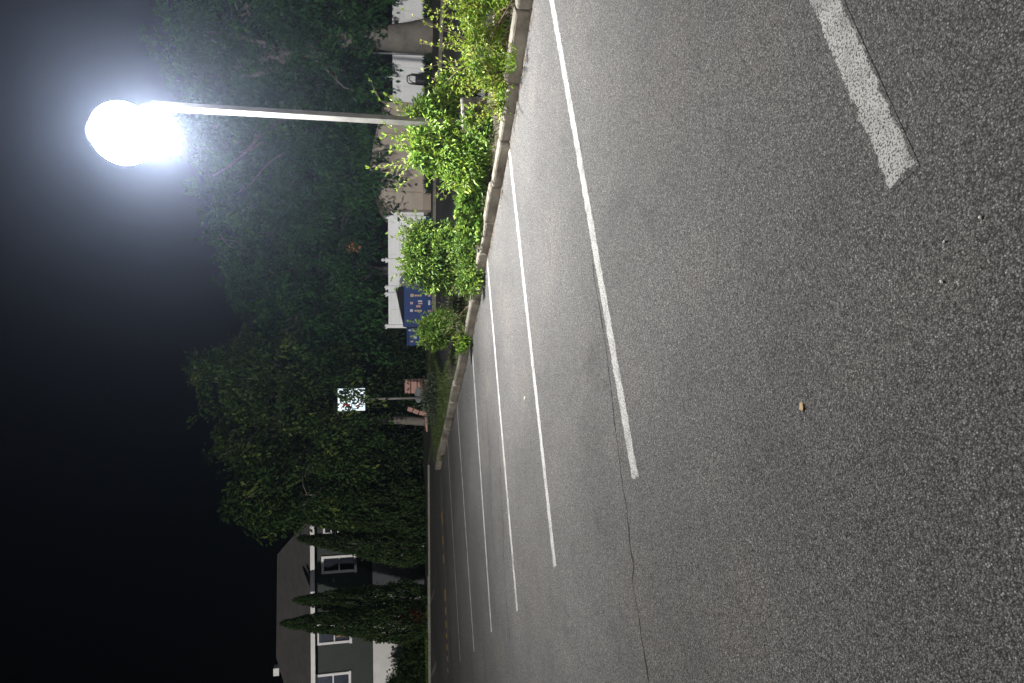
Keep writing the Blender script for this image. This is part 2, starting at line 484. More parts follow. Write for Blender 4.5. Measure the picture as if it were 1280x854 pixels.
# soil between
mb = MB(); rows = 9
for i in range(13):
    a = K[i] + knorm(i)*.15; b_ = KB[i] + knorm(i)*.04
    for j in range(rows):
        t = j/(rows-1); q = a + (b_-a)*t
        mb.v.append((q[0], q[1], .11 + .07*math.sin(math.pi*t) + random.uniform(-.015, .015)))
for i in range(12):
    for j in range(rows-1):
        mb.f.append([i*rows+j, i*rows+j+1, (i+1)*rows+j+1, (i+1)*rows+j])
tag(mb.build('planting_soil', M['soil'], smooth=True), kind='structure')
# the grassy end of the strip
end_poly = [K[12]+knorm(12)*.15, K[13]+knorm(13)*.15, K[14]+knorm(14)*.15, K[15]+knorm(15)*.15, (-3.2, 20.3), (-2.6, 21.6), (-1.6, 22.2), (-.3, 21.9), (-.2, 20.4),
            (-.75, 18.2), (-.95, 17.0), KB[12]]
mb = MB().prism([(p[0], p[1], -.02) for p in end_poly], (0, 0, .13))
tag(mb.build('grass_verge', M['lawn']), kind='structure')
# driveway behind the strip
drv = [tuple(p) for p in KB[:12]] + [(-.3, 15.9), (-.75, 17.4), (-.3, 19.2), (.1, 20.4), (.8, 21.0), (3.4, 20.85), (5.1, 20.5), (7.4, 18.7), (9.2, 17.3), (14, 13.2), (18, 9)] + [(12, 1)]
sheet('driveway', drv, .005, M['asphalt_far'])
far_line = [np.array(p) for p in ((16, 11.5), (12.2, 14.8), (9.2, 17.32), (7.4, 18.72), (5.1, 20.55), (3.3, 20.88), (.9, 21.05), (.12, 20.5))]
tag(kerb_run(far_line, .2, .12, .006, 2.2, .004).build('far_kerb', M['concrete'], bevel=.015), kind='structure')
fv = [(16.15, 11.6), (12.3, 14.95), (9.35, 17.45), (7.5, 18.85), (5.2, 20.7), (3.3, 21.05), (.9, 21.2), (-1.5, 22.0), (-3.2, 22.2), (-4.6, 24.4), (-4.6, 27), (18, 27), (24, 14)]
tag(MB().prism([(p[0], p[1], -.02) for p in fv], (0, 0, .11)).build('far_verge', M['lawn']), kind='structure')
# lot edge at the far left
el = [np.array(p) for p in ((-4.7, 24.75), (-9, 24.85), (-14, 25.05), (-22, 25.3))]
tag(kerb_run(el, .16, .07, .01, 2.4, .006).build('lot_edge_kerb', M['concrete_dark'], bevel=.012), kind='structure')
tag(MB().prism([(-4.65, 24.95, -.02), (-22, 25.5, -.02), (-22, 34, -.02), (-4.65, 34, -.02)], (0, 0, .08)).build('lawn', M['lawn']), kind='structure')

# painted lines: strips with their own ragged edges
def strip(a, b_, wid, mat, name, z=.0015, ext=0.0, n=24, bow=0.0):
    a, b_ = np.array(a[:2]), np.array(b_[:2]); d = (b_-a)/np.linalg.norm(b_-a); a = a - d*ext
    L = np.linalg.norm(b_-a); nr = np.array([-d[1], d[0]])
    me = bpy.data.meshes.new(name); v = []; f = []; uv = []
    for i in range(n+1):
        t = i/n; c = a + d*L*t + nr*bow*math.sin(math.pi*t)
        for s_ in (-1, 1):
            q = c + nr*s_*wid*.5*1.25; v.append((q[0], q[1], z)); uv.append((s_*1.0, (1-t)*L))
    for i in range(n): f.append([2*i, 2*i+2, 2*i+3, 2*i+1])
    me.from_pydata(v, [], f)
    ul = me.uv_layers.new(name='UVMap')
    for p in me.polygons:
        for li in p.loop_indices: ul.data[li].uv = uv[me.loops[li].vertex_index]
    me.materials.append(mat)
    o = bpy.data.objects.new(name, me); COL.objects.link(o); o.parent = lot
    return o
LN = [  # (point far along the line, end at the aisle, second point for the heading)
    ((1030.9, 0), (1130.4, 225.8), 3.0), ((689.6, 0), (794.9, 601), 1.1), ((640.2, 220), (694, 711), .95),
    ((609.5, 330.5), (646.7, 766), .25), ((590, 432.5), (614.5, 791.8), .2), ((570.7, 496.2), (592.8, 816), .1),
    ((559.4, 550.3), (575.5, 828), .1), ((550.6, 594.3), (561.5, 830), 0)]
for i, (a, e, ext) in enumerate(LN):
    g0, g1 = G(*a), G(*e)
    strip(g0, g1, .112 if i < 7 else .09, M['paint'] if i < 7 else M['paint_faded'], 'painted_line', ext=ext)
ga, gb = G(552.5, 640), G(560, 842)
d_ = (gb-ga)/np.linalg.norm(gb-ga)
for t0, t1 in ((.0, .09), (.16, .22), (.28, .34), (.5, .58), (.61, .66), (.69, .74), (.765, .8), (.83, .87), (.9, .935), (.97, 1.0)):
    strip(ga+(gb-ga)*t0, ga+(gb-ga)*t1, .32, M['paint_yellow'], 'yellow_dash', z=.0028, n=3)
def arc(pts, wid):
    for q0, q1 in zip(pts[:-1], pts[1:]):
        strip(q0, q1, wid, M['paint_faded'], 'painted_arc', z=.0015, n=2, ext=.03)
arc([G(542.5, 738), G(541, 744), G(538.5, 752), G(537.3, 757)], .14)
arc([G(545, 829), G(543.5, 835), G(541, 840), G(539, 845)], .18)

# cracks in the asphalt
def crack(pts, wid, name='crack', z=.0012, jit=.012):
    me = bpy.data.meshes.new(name); v = []; f = []
    P2 = []
    for a, b_ in zip(pts[:-1], pts[1:]):
        n = max(2, int(np.linalg.norm(b_-a)/.05))
        for i in range(n): P2.append(a + (b_-a)*i/n)
    P2.append(pts[-1])
    off = 0
    for i, q in enumerate(P2):
        d = P2[min(i+1, len(P2)-1)] - P2[max(i-1, 0)]; d = d/np.linalg.norm(d); nr = np.array([-d[1], d[0]])
        off = off*.8 + random.gauss(0, jit)
        ww = wid*random.uniform(.35, 1.25)*.5
        for s_ in (-1, 1):
            c = q[:2] + nr*(off + s_*ww); v.append((c[0], c[1], z))
    for i in range(len(P2)-1): f.append([2*i, 2*i+2, 2*i+3, 2*i+1])
    me.from_pydata(v, [], f); me.materials.append(M['crack'])
    o = bpy.data.objects.new(name, me); COL.objects.link(o); o.parent = lot
crack([G(*q) for q in ((741, 330), (757, 430), (767, 520), (772, 560), (778, 610), (786, 660), (788, 685), (793, 705), (791, 725), (798, 765), (803, 800), (812, 854))], .021, jit=.006)
crack([G(*q) for q in ((725, 175), (735, 250), (741, 330))], .012, jit=.004)
crack([G(*q) for q in ((623, 545), (627, 620), (630, 700), (633, 740), (637, 800))], .03, jit=.012)
crack([G(*q) for q in ((608, 500), (613, 600), (617, 690))], .022, jit=.012)

# ================================================================== STREET LAMP
pole_xy = P(580, 155.5, 9.42)[:2]
lotdir = np.array([-.868, -.497])
rz = math.atan2(lotdir[1], lotdir[0])
lamp = thing('street_lamp', (pole_xy[0], pole_xy[1], 0), 'tall square grey lamp post with glowing white head on a concrete pier among the shrubs', 'street lamp')
MB().box((pole_xy[0], pole_xy[1], .26), (.56, .56, .56), rz).build('concrete_base', M['concrete_dark'], lamp, bevel=.03)
MB().box((pole_xy[0], pole_xy[1], .552), (.24, .24, .022), rz).build('base_plate', M['steel_dark'], lamp, bevel=.004)
hc = P(154, 167, 9.25); off = float(np.dot(hc[:2]-pole_xy, lotdir)); GR = .40
pt = hc[2]-.30
MB().box((pole_xy[0], pole_xy[1], (pt+.56)/2), (.092, .092, pt-.56), rz).build('pole', M['steel'], lamp, bevel=.006)
MB().tube([(pole_xy[0], pole_xy[1], pt-.02), (pole_xy[0]-.02, pole_xy[1]-.01, pt+.10), (hc[0]+.08, hc[1]+.04, hc[2]+.02)], .04, 8).build('arm', M['steel_dark'], lamp, smooth=True)
ln = MB().ell((hc[0], hc[1], hc[2]), (GR, GR, GR*.95), 24, 14, rz).build('glare_globe', M['lens'], lamp, smooth=True)  # oversized globe, shaped to stand for the glare round the lamp head
MB().ell((hc[0], hc[1], hc[2]+GR*.95), (.14, .14, .05), 14, 8, rz).build('cap', M['steel_dark'], lamp, smooth=True)
LE = bpy.data.lights.new('lamp_light', 'AREA'); LE.shape = 'DISK'; LE.size = .3; LE.energy = 2100; LE.color = (1.0, .98, .95)
lo = bpy.data.objects.new('lamp_light', LE); COL.objects.link(lo); lo.location = (hc[0], hc[1], hc[2]-.39); lo.rotation_euler = Vector((.48, .50, 1.0)).to_track_quat('Z', 'Y').to_euler()

# ================================================================== SHRUBS ON THE STRIP
def shrub(name, base, lobes, label, cat, leaf, n_cl, per, spread, size, wratio=.5, sprigs=0, sprig_len=.35, stems=9, inner=.35, group=None, droop=0.0):
    o = thing(name, base, label, cat, group)
    mb = MB()
    b0 = np.array(base, float)
    P_, D_, L_, T_ = [], [], [], []
    for i in range(stems):
        l = lobes[i % len(lobes)]
        e = l[0] + unit(1)[0]*np.array(l[1:4])*.7
        s = b0 + np.array([random.uniform(-.15, .15), random.uniform(-.15, .15), -.03])
        limb(mb, s, e, .014, .004, .10, 5, 5)
    for i in range(sprigs):
        l = lobes[rng.integers(len(lobes))]
        u = unit(1)[0]; u[2] = abs(u[2])*.9 + .15; u /= np.linalg.norm(u)
        a = l[0] + u*np.array(l[1:4])*.75
        e = a + (u*.8 + np.array([0, 0, .45]) + rng.normal(0, .25, 3))*sprig_len*random.uniform(.5, 1.3)
        pts = limb(mb, a, e, .005, .002, .12, 4, 6)
        for q in pts[1:]:
            for k in range(4):
                P_.append(q + rng.normal(0, .006, 3)); D_.append((e-a)*1.2/np.linalg.norm(e-a) + rng.normal(0, .7, 3))
                L_.append(size*random.uniform(.55, 1.0)); T_.append(random.gauss(.72, .18))
    mb.build('stems', M['twig'], o, smooth=True)
    cl, u, _ = lobe_clumps(lobes, n_cl, inner)
    pos, d, L, t = leaf_cloud(cl, u, per, spread, size)
    d = d + np.array([0, 0, -droop])
    # outer leaves are the young pale ones
    if P_:
        pos = np.vstack([pos, np.array(P_)]); d = np.vstack([d, np.array(D_)]); L = np.concatenate([L, L_]); t = np.concatenate([t, T_])
    keep = pos[:, 2] > .05
    pos, d, L, t = pos[keep], d[keep], L[keep], t[keep]
    leaves('leaves', leaf, pos, d, L, L*wratio, t, o)
    return o

shrub('shrub', G(655, 30, .1)*np.array([1, 1, 0]) + np.array([.5, .35, .12]),
      [lobe(612, 20, 7.9, 34, 50, .4), lobe(598, 70, 8.0, 26, 34, .35), lobe(628, 85, 7.9, 18, 30, .3), lobe(622, -30, 7.4, 34, 40, .4),
       lobe(590, 5, 8.0, 20, 25, .3), lobe(628, 120, 8.1, 14, 22, .25), lobe(615, -90, 7.0, 40, 45, .4)],
      'yellow green weedy shrub spilling over the kerb nearest the picture edge', 'shrub', M['yellow_leaf'], 300, 46, .055, .047, .5, 120, .38, 18)
shrub('shrub', (2.95, 9.75, .12),
      [lobe(535, 150, 9.65, 26, 20, .3), lobe(552, 175, 9.6, 34, 30, .35), lobe(560, 125, 9.8, 20, 24, .3), lobe(582, 115, 9.9, 14, 20, .2),
       lobe(570, 200, 9.5, 30, 28, .3), lobe(592, 215, 9.35, 20, 20, .25), lobe(530, 190, 9.65, 16, 18, .25), lobe(600, 195, 9.25, 18, 22, .2), lobe(570, 120, 9.7, 10, 20, .2)],
      'largest lime green shrub, drooping leaves crowding round the lamp post', 'shrub', M['lime_leaf'], 400, 46, .062, .076, .36, 70, .40, 16, .3, None, .35)
shrub('shrub', (2.25, 10.0, .12),
      [lobe(596, 248, 9.95, 17, 17, .22), lobe(588, 262, 10.1, 13, 16, .2), lobe(603, 266, 9.9, 12, 16, .18), lobe(592, 285, 10.2, 12, 14, .2)],
      'low broad leaved green plant between the two biggest shrubs', 'shrub', M['deep_leaf'], 70, 20, .05, .10, .8, 14, .22, 8)
shrub('shrub', (1.60, 11.75, .12),
      [lobe(535, 318, 11.7, 28, 38, .45), lobe(520, 325, 11.7, 16, 26, .35), lobe(560, 310, 11.6, 26, 28, .38), lobe(548, 345, 11.75, 26, 20, .35), lobe(530, 293, 11.7, 18, 12, .25)],
      'round dense bright green bush in front of the white fence', 'bush', M['deep_leaf'], 330, 46, .055, .062, .5, 70, .26, 12)
shrub('shrub', (1.12, 11.2, .12),
      [lobe(580, 308, 10.9, 18, 20, .25), lobe(592, 335, 10.75, 15, 22, .22), lobe(582, 350, 11.1, 12, 14, .2), lobe(596, 355, 10.7, 9, 10, .15)],
      'low leafy growth hanging over the kerb below the round bush', 'shrub', M['deep_leaf'], 115, 28, .05, .055, .5, 16, .18, 9)
shrub('shrub', (.32, 13.6, .12),
      [lobe(546, 412, 13.6, 17, 21, .38), lobe(537, 415, 13.6, 10, 17, .3), lobe(556, 404, 13.6, 11, 14, .28)],
      'small rounded green bush below the blue bins', 'bush', M['deep_leaf'], 190, 40, .05, .062, .5, 34, .24, 9)
shrub('shrub', P(553, 502, 18.6)*np.array([1, 1, 0]) + np.array([0, 0, .1]),
      [lobe(541, 497, 18.9, 12, 22, .5), lobe(546, 480, 18.8, 9, 14, .35), lobe(543, 518, 18.8, 9, 12, .3)],
      'small grey green shrub on the grass beside the lounge chairs', 'shrub', M['sage_leaf'], 150, 26, .09, .075, .4, 12, .2, 8)
shrub('weed', (.72, 11.55, .1), [lobe(571, 396, 12.3, 6, 10, .12), lobe(578, 408, 12.15, 6, 9, .1), lobe(567, 380, 12.6, 5, 8, .12)],
      'sparse weeds leaning over the kerb next to the small bush', 'weed', M['grass'], 34, 16, .06, .08, .28, 10, .25, 6)
shrub('weed', (-.02, 12.4, .1), [lobe(581, 425, 12.2, 5, 6, .1), lobe(578, 434, 12.2, 4, 6, .1)],
      'bright little weed clump on the kerb edge near the far road', 'weed', M['lime_leaf'], 26, 16, .045, .07, .45, 6, .15, 5)
shrub('vine', (2.95, 8.95, .1), [lobe(600, 160, 8.9, 16, 7, .06), lobe(592, 148, 8.9, 6, 5, .05), lobe(607, 172, 8.85, 7, 5, .06), lobe(612, 150, 8.75, 5, 9, .06)],
      'leafy vine climbing the concrete pier of the lamp post', 'vine', M['deep_leaf'], 36, 13, .035, .062, .75, 5, .15, 6)
# tufts in the gutter
def tuft(base, n, h, spread, label, leaf=None):
    o = thing('grass_tuft', base, label, 'weed')
    b0 = np.array(base); pos = b0 + rng.normal(0, 1, (n, 3))*np.array([spread, spread, 0])
    d = rng.normal(0, .5, (n, 3)) + np.array([0, 0, 1.0])
    L = h*rng.uniform(.5, 1.2, n)
    leaves('blades', leaf or M['grass'], pos, d, L, L*.09, rng.normal(.6, .25, n), o)
tuft(G(653, 33)+np.array([-.03, -.02, 0]), 60, .16, .05, 'thin grass tuft growing in the gutter under the yellow green shrub')
tuft(G(618, 245)+np.array([0, 0, 0]), 170, .2, .10, 'ragged dry grass tuft at the kerb foot by the lamp post shrubs')
tuft(G(615, 262)+np.array([.05, .12, .05]), 150, .22, .11, 'green grass tuft flopping over the kerb beside the broad leaved plant')
tuft(G(660, 100)+np.array([.25, .15, .12]), 60, .14, .07, 'short grass growing on top of the kerb near the yellow green shrub', M['lime_leaf'])
tuft(G(600, 378)+np.array([.1, .1, 0]), 50, .12, .06, 'tiny grass tuft at the kerb foot below the small bush')
tuft(G(555, 572)+np.array([.0, .0, .0]), 50, .14, .06, 'tiny grass tuft near the far tip of the kerb')
# woody stick leaning out of the shrub
st = thing('dead_branch', P(575, 85, 8.6)*np.array([1, 1, 0])+np.array([0, 0, .15]), 'bare brown branch poking up between the two biggest shrubs', 'branch')
mb = MB(); limb(mb, P(600, 70, 8.6), P(560, 100, 8.9), .014, .006, .05); limb(mb, P(575, 88, 8.75), P(556, 84, 8.8), .007, .003, .06)
mb.build('stem', M['twig'], st, smooth=True)

# grass on the verge, strip and under the fence
def grass_field(name, pts_fn, n, h, leaf='grass', zoff=.1):
    pos = np.array([pts_fn() for _ in range(n)])
    d = rng.normal(0, .45, (n, 3)) + np.array([0, 0, 1.0])
    L = h*rng.uniform(.4, 1.3, n)
    o = leaves(name, M[leaf], pos, d, L, np.maximum(L*.12, .010), rng.normal(.45, .25, n), None, smooth_leaf=False)
    return tag(o, kind='stuff')
ep = [np.array(p) for p in end_poly]
def in_poly(q, poly):
    c = False; j = len(poly)-1
    for i in range(len(poly)):
        if (poly[i][1] > q[1]) != (poly[j][1] > q[1]) and q[0] < (poly[j][0]-poly[i][0])*(q[1]-poly[i][1])/(poly[j][1]-poly[i][1]) + poly[i][0]: c = not c
        j = i
    return c
def rp():
    while True:
        q = (random.uniform(-4, 0), random.uniform(14.5, 22.2))
        if in_poly(q, ep): return (q[0], q[1], .1)
grass_field('verge_grass', rp, 9000, .13)
def rs():
    i = random.randrange(3, 12); t = random.random()
    a = K[i]*(1-t)+K[i+1]*t; b_ = KB[i]*(1-t)+KB[i+1]*t; s = random.uniform(.12, .98)
    q = a + (b_-a)*s; return (q[0], q[1], .12)
grass_field('strip_grass', rs, 3500, .11)
def rf():
    x = random.uniform(5, 16); y = 22.0 - max(0, x-4.5)*.02 - random.random()**1.5*1.2
    lim = np.interp(x, [5.2, 7.5, 9.35, 12.3, 16.15], [20.75, 18.95, 17.55, 15.05, 11.7])
    y = max(y, lim); return (x, y, .08)
grass_field('fence_grass', rf, 9000, .26, 'hedge_leaf')
def rl(): return (random.uniform(-17, -10.4), 25.05 + random.random()**1.4*1.6, .05)
grass_field('lawn_grass', rl, 6000, .12, 'deep_leaf')

# ================================================================== FENCES AND SHED
def fence(name, a, b_, ztop, post_xy, label, finials=()):
    a, b_ = np.array(a), np.array(b_); d = (b_-a)/np.linalg.norm(b_-a); L = np.linalg.norm(b_-a); rz = math.atan2(d[1], d[0])
    o = thing(name, (a[0], a[1], 0), label, 'fence')
    c = (a+b_)/2; mb = MB()
    n = int(L/.62)
    for k in range(n):
        q = a + d*(k+.5)*L/n
        mb.box((q[0], q[1], (ztop+.05)/2), (L/n-.006, .025, ztop-.16), rz)
    mb.build('panel', M['vinyl'], o)
    for z in (ztop-.03, ztop-.34, .12):
        MB().box((c[0], c[1], z), (L, .055, .10 if z > ztop-.1 else .07), rz).build('rail', M['vinyl'], o, bevel=.008)
    for t in post_xy:
        q = a + d*t
        pp = MB().box((q[0], q[1], (ztop+.08)/2), (.13, .13, ztop+.08), rz).build('post', M['vinyl'], o, bevel=.008)
        cap = MB().box((q[0], q[1], ztop+.10), (.17, .17, .04), rz)
        if t in finials: cap.ell((q[0], q[1], ztop+.2), (.06, .06, .07), 10, 6); cap.tube([(q[0], q[1], ztop+.1), (q[0], q[1], ztop+.2)], .03)
        else: cap.v += [(q[0]+x, q[1]+y, ztop+.122) for x, y in ((-.06, -.06), (.06, -.06), (.06, .06), (-.06, .06))] + [(q[0], q[1], ztop+.17)]; n_ = len(cap.v)-5; cap.f += [[n_, n_+1, n_+4], [n_+1, n_+2, n_+4], [n_+2, n_+3, n_+4], [n_+3, n_, n_+4]]
        cap.build('post_cap', M['vinyl'], pp)
    return o
xr = P(541, 133, 21.9)[0]
fence('fence', (15.5, 21.6), (xr, 21.95), 1.31, [1.2, 3.7, 15.5-P(495, 96, 21.8)[0]], 'white vinyl fence behind the pale flared trunk and black cart', (15.5-P(495, 96, 21.8)[0],))
fa, fb = P(540, 271, 22.5)[:2], P(537, 409, 23.9)[:2]
FL = np.linalg.norm(fb-fa)
fence('fence', fa, fb, P(486, 330, 23.1)[2], [.05, FL*.385, FL*.63, FL*.69, FL-.05], 'white vinyl fence with capped posts behind the round bush and blue bins', (FL*.385,))

# beige shed
sy = 21.75
sh = thing('shed', (6.3, sy+1.2, 0), 'low beige board shed with shallow gable beside the white fences', 'shed')
x0, x1 = P(541, 263, sy)[0], P(541, 131, sy)[0]
pk = P(464, 214, sy); e0 = P(485, 263, sy)[2]; e1 = P(482, 131, sy)[2]; m1 = P(469, 178, sy)
poly = [(x0, sy, .05), (x1, sy, .05), (x1, sy, e1), (m1[0], sy, m1[2]), (pk[0], sy, pk[2]), (x0+.35, sy, P(476, 250, sy)[2]), (x0, sy, e0)]
MB().prism(poly, (0, 2.4, 0)).build('wall', M['beige'], sh)
mb = MB()
top = poly[2:]
for a, b_ in zip(top[:-1], top[1:]):
    mb.prism([(a[0], sy-.08, a[2]+.003), (b_[0], sy-.08, b_[2]+.003), (b_[0], sy-.08, b_[2]+.05), (a[0], sy-.08, a[2]+.05)], (0, 2.56, 0))
mb.build('roof', M['beige_trim'], sh)
MB().box(((x0+x1)/2, sy-.02, .22), (x1-x0, .035, .28)).build('skirting_board', M['beige_trim'], sh)
for q in (P(500, 205, sy)[0], P(500, 240, sy)[0], P(500, 168, sy)[0]):
    MB().box((q, sy-.012, .98), (.035, .02, 1.22)).build('batten', M['beige_trim'], sh)
vt = P(520, 231, sy); MB().box((vt[0], sy-.02, vt[2]), (.07, .03, .07)).build('latch', M['black'], sh)
# pale board leaning in the gap
bd = P(528, 267, 22.2)
o = thing('leaning_board', (bd[0], bd[1], 0), 'pale grey board leaning in the gap between shed and fence', 'board')
T = Matrix.Rotation(math.radians(-7), 3, 'X')
MB().box((bd[0], 22.25, .82), (.16, .03, 1.05), 0, T).build('panel', M['vinyl'], o)
MB().box((bd[0]+.05, 22.2, 1.38), (.2, .05, .08), 0, T).build('edge_strip', M['white_trim'], o)

# black cart against the right fence
ct = P(528, 100, 21.45)
o = thing('hand_cart', (ct[0], ct[1], .08), 'dark hand cart with a curved handle parked at the white fence', 'cart')
zt, zb = P(509, 100, 21.45)[2], P(531, 100, 21.45)[2]
wd = 11*21.45/F
MB().tube([(ct[0]-wd/2, 21.5, zb+.05), (ct[0]-wd/2, 21.48, zt-.08), (ct[0]-wd/2+.06, 21.46, zt), (ct[0]+wd/2-.06, 21.46, zt), (ct[0]+wd/2, 21.48, zt-.08), (ct[0]+wd/2, 21.5, zb+.05)], .022, 8).build('handle', M['black'], o, smooth=True)
MB().box((ct[0], 21.42, zb+.14), (wd*.9, .3, .34)).build('tub', M['black'], o, bevel=.03)
for s_ in (-1, 1):
    MB().tube([(ct[0]+s_*wd*.5-.02, 21.4, .17), (ct[0]+s_*wd*.5+.02, 21.4, .17)], .09, 14).build('wheel', M['black'], o)

# slim grey post
gp0, gp1 = P(531, 68, 21.0), P(461, 66, 21.0)
o = thing('metal_post', (gp0[0], gp0[1], .08), 'slim grey metal post standing left of the pale flared trunk', 'post')
MB().tube([(gp0[0], 21, .05), (gp1[0], 21, gp1[2])], .032, 10).build('shaft', M['steel_dark'], o, smooth=True)
MB().ell((gp1[0], 21, gp1[2]), (.045, .045, .03), 10, 6).build('cap', M['steel_dark'], o)

# blue bins
def bin_(pxt, pxb, py0, py1, Y, label, marks, slope=True):
    a, b_ = P(pxb, py1, Y), P(pxb, py0, Y)
    zt = P(pxt, (py0+py1)/2, Y)[2]; x0, x1 = a[0], b_[0]
    o = thing('donation_bin', ((x0+x1)/2, Y+.5, 0), label, 'bin', 'blue bins by the drive')
    body_t = zt-.27 if slope else zt-.06
    MB().box(((x0+x1)/2, Y+.5, (body_t+.08)/2), (x1-x0, 1.0, body_t-.04)).build('body', M['blue'], o, bevel=.03)
    if slope:
        MB().prism([(x0, Y+.02, body_t), (x1, Y+.02, body_t), (x1-.02, Y+.25, zt), (x0+.30, Y+.25, body_t+.07)], (0, .7, 0)).build('lid', M['black'], o, bevel=.02)
    else:
        MB().box(((x0+x1)/2, Y+.5, zt-.03), (x1-x0+.04, 1.04, .06)).build('lid', M['blue'], o, bevel=.02)
    for (px, py, w_, h_, mt) in marks:
        q = P(px, py, Y-.006)
        MB().box((q[0], Y-.006, q[2]), (w_, .006, h_)).build('sticker', M[mt], o)
    return o
Yb = 21.7
mk = []
for py, mt in ((369.5, 'sticker_tan'), (388.5, 'sticker_tan')):
    for k in range(3): mk.append((519.5+k*3.2, py, .06, .07, mt))
for py in (377, 380, 383):
    mk.append((515.5, py, .05, .17, 'sticker_white') if py != 380 else (515, py-.5, .05, .1, 'sticker_white'))
mk += [(515, 369.3, .10, .11, 'sticker_tan'), (514.5, 379, .05, .05, 'sticker_pink') if False else (508+6.5, 379, .08, .09, 'sticker_pink'),
       (523, 383, .07, .15, 'sticker_pink'), (514.3, 388.3, .09, .09, 'sticker_white'), (537-.4, 369.5, .08, .08, 'sticker_pink'),
       (536.5, 378.5, .16, .07, 'sticker_white'), (536.5, 389, .07, .09, 'sticker_pink')]
mk = [m_ for i, m_ in enumerate(mk) if i not in (6, 7, 8)] + [(525, 376.5, .05, .14, 'sticker_white'), (525.5, 379.5, .05, .14, 'sticker_pink')]
bin_(495, 541, 358, 408, Yb, 'largest blue bin with black sloping lid and rows of pale stickers', mk)
mk2 = [(513, 413, .06, .12, 'sticker_white'), (516, 413, .06, .1, 'sticker_white'), (519, 422, .09, .1, 'sticker_white'), (515, 427, .05, .1, 'sticker_pink')]
bin_(508.5, 537, 409, 432, 22.6, 'shorter blue bin with flat lid beside the end of the white fence', mk2, False)
bin_(532, 541, 272, 282, 21.6, 'low blue box at the foot of the fence next to the shed', [], False)

# ================================================================== LOUNGE CHAIRS, TABLE, SIGN
yc = 24.3
o = thing('lounge_chair', P(537, 524, yc)*np.array([1, 1, 0])+np.array([0, 0, .09]), 'pink cushioned lounge chair seen side on with long seat', 'chair', 'pink lounge chairs')
def slab(pts, th, depth, name, mat, par):
    """a side-on cushion: the pixels of its centre line, thickness in metres, swept back in depth"""
    pp = [P(px, py, yc) for px, py in pts]
    up, lo_ = [], []
    for i, q in enumerate(pp):
        d = pp[min(i+1, len(pp)-1)] - pp[max(i-1, 0)]; d /= np.linalg.norm(d); nn = np.array([-d[2], 0, d[0]])
        up.append(q+nn*th/2); lo_.append(q-nn*th/2)
    return MB().prism(up+lo_[::-1], (0, depth, 0)).build(name, mat, par, bevel=.03)
bk = slab([(509.5, 511), (516, 513)], .17, .6, 'back_cushion', M['pink'], o)
slab([(516.6, 513.2), (523.5, 516)], .17, .6, 'back_cushion', M['pink'], o)
slab([(524.1, 516.2), (532, 517)], .17, .6, 'back_cushion', M['pink'], o)
slab([(533.5, 515), (533.5, 527), (535, 540)], .13, .6, 'seat_cushion', M['pink'], o)
sc = P(536.5, 526, yc)
MB().box((sc[0], yc+.3, .12), (.62, .5, .06)).build('frame', M['black'], o)
yc2 = 24.6
a, b_ = P(530, 492, yc2), P(506, 474, yc2)
cx = (a[0]+b_[0])/2; wx = b_[0]-a[0]
o = thing('lounge_chair', (cx, yc2, .09), 'pink cushioned lounge chair seen from the front behind the grey table', 'chair', 'pink lounge chairs')
T = Matrix.Rotation(math.radians(-14), 3, 'X')
hh = (b_[2]-a[2])/3
for k in range(3):
    MB().box((cx, yc2+.1+.07*k, a[2]+hh*(k+.5)), (wx, .15, hh-.012), 0, T).build('back_cushion', M['pink'], o, bevel=.035)
MB().box((cx, yc2-.32, a[2]-.08), (wx, .7, .15)).build('seat_cushion', M['pink'], o, bevel=.035)
MB().box((cx, yc2-.25, .13), (wx*.9, .6, .06)).build('frame', M['black'], o)
tc = P(523, 494, 23.6)
o = thing('round_table', (tc[0], 23.6, .1), 'small round grey table tipped on edge between the pink chairs', 'table')
T = Matrix.Rotation(math.radians(68), 3, 'X') @ Matrix.Rotation(math.radians(0), 3, 'Y')
mb = MB()
ring = [T @ Vector((.29*math.cos(k*2*math.pi/24), .14*math.sin(k*2*math.pi/24), -.02)) for k in range(24)]
ex = T @ Vector((0, 0, .04))
mb.prism([(tc[0]+q.x, 23.6+q.y, tc[2]+q.z) for q in ring], ex).build('tabletop', M['steel_dark'], o, bevel=.006)
MB().tube([(tc[0], 23.62, tc[2]), (tc[0]+.05, 23.75, .1)], .025, 8).build('leg', M['steel_dark'], o)

ys = 23.5
s0, s1 = P(457, 484.5, ys), P(421.5, 515, ys); sx = (s0[0]+s1[0])/2; sw = s0[0]-s1[0]; sz = (s0[2]+s1[2])/2; shh = s1[2]-s0[2]
o = thing('pole_sign', (sx, ys+.06, .08), 'glowing white box sign with red and black marks on a grey pole under the tree', 'sign')
MB().tube([(sx, ys+.06, .05), (sx, ys+.06, s0[2])], .045, 10).build('pole', M['steel'], o, smooth=True)
cb = MB().box((sx, ys+.06, sz), (sw, .12, shh)).build('cabinet', M['black'], o, bevel=.01)
MB().box((sx, ys-.004, sz), (sw-.05, .012, shh-.05)).build('face', M['sign_white'], o)
def mark(pts, wd_, mt, nm):
    mb = MB()
    for (ax, az), (bx_, bz) in zip(pts[:-1], pts[1:]):
        L = math.hypot(bx_-ax, bz-az); an = math.atan2(bz-az, bx_-ax)
        mb.box((sx+(ax+bx_)/2*sw, ys-.014-.002*random.random(), sz+(az+bz)/2*shh), (L*sw+wd_*.6, .006, wd_), 0, Matrix.Rotation(-an, 3, 'Y'))
    mb.build(nm, M[mt], o)
mark([(.28*math.cos(a_), -.12+.26*math.sin(a_)) for a_ in np.linspace(3.3, 6.1, 10)], .05, 'sign_red', 'emblem')
mark([(.17*math.cos(a_), -.1+.15*math.sin(a_)) for a_ in np.linspace(2.6, 7.0, 10)], .06, 'black', 'emblem')
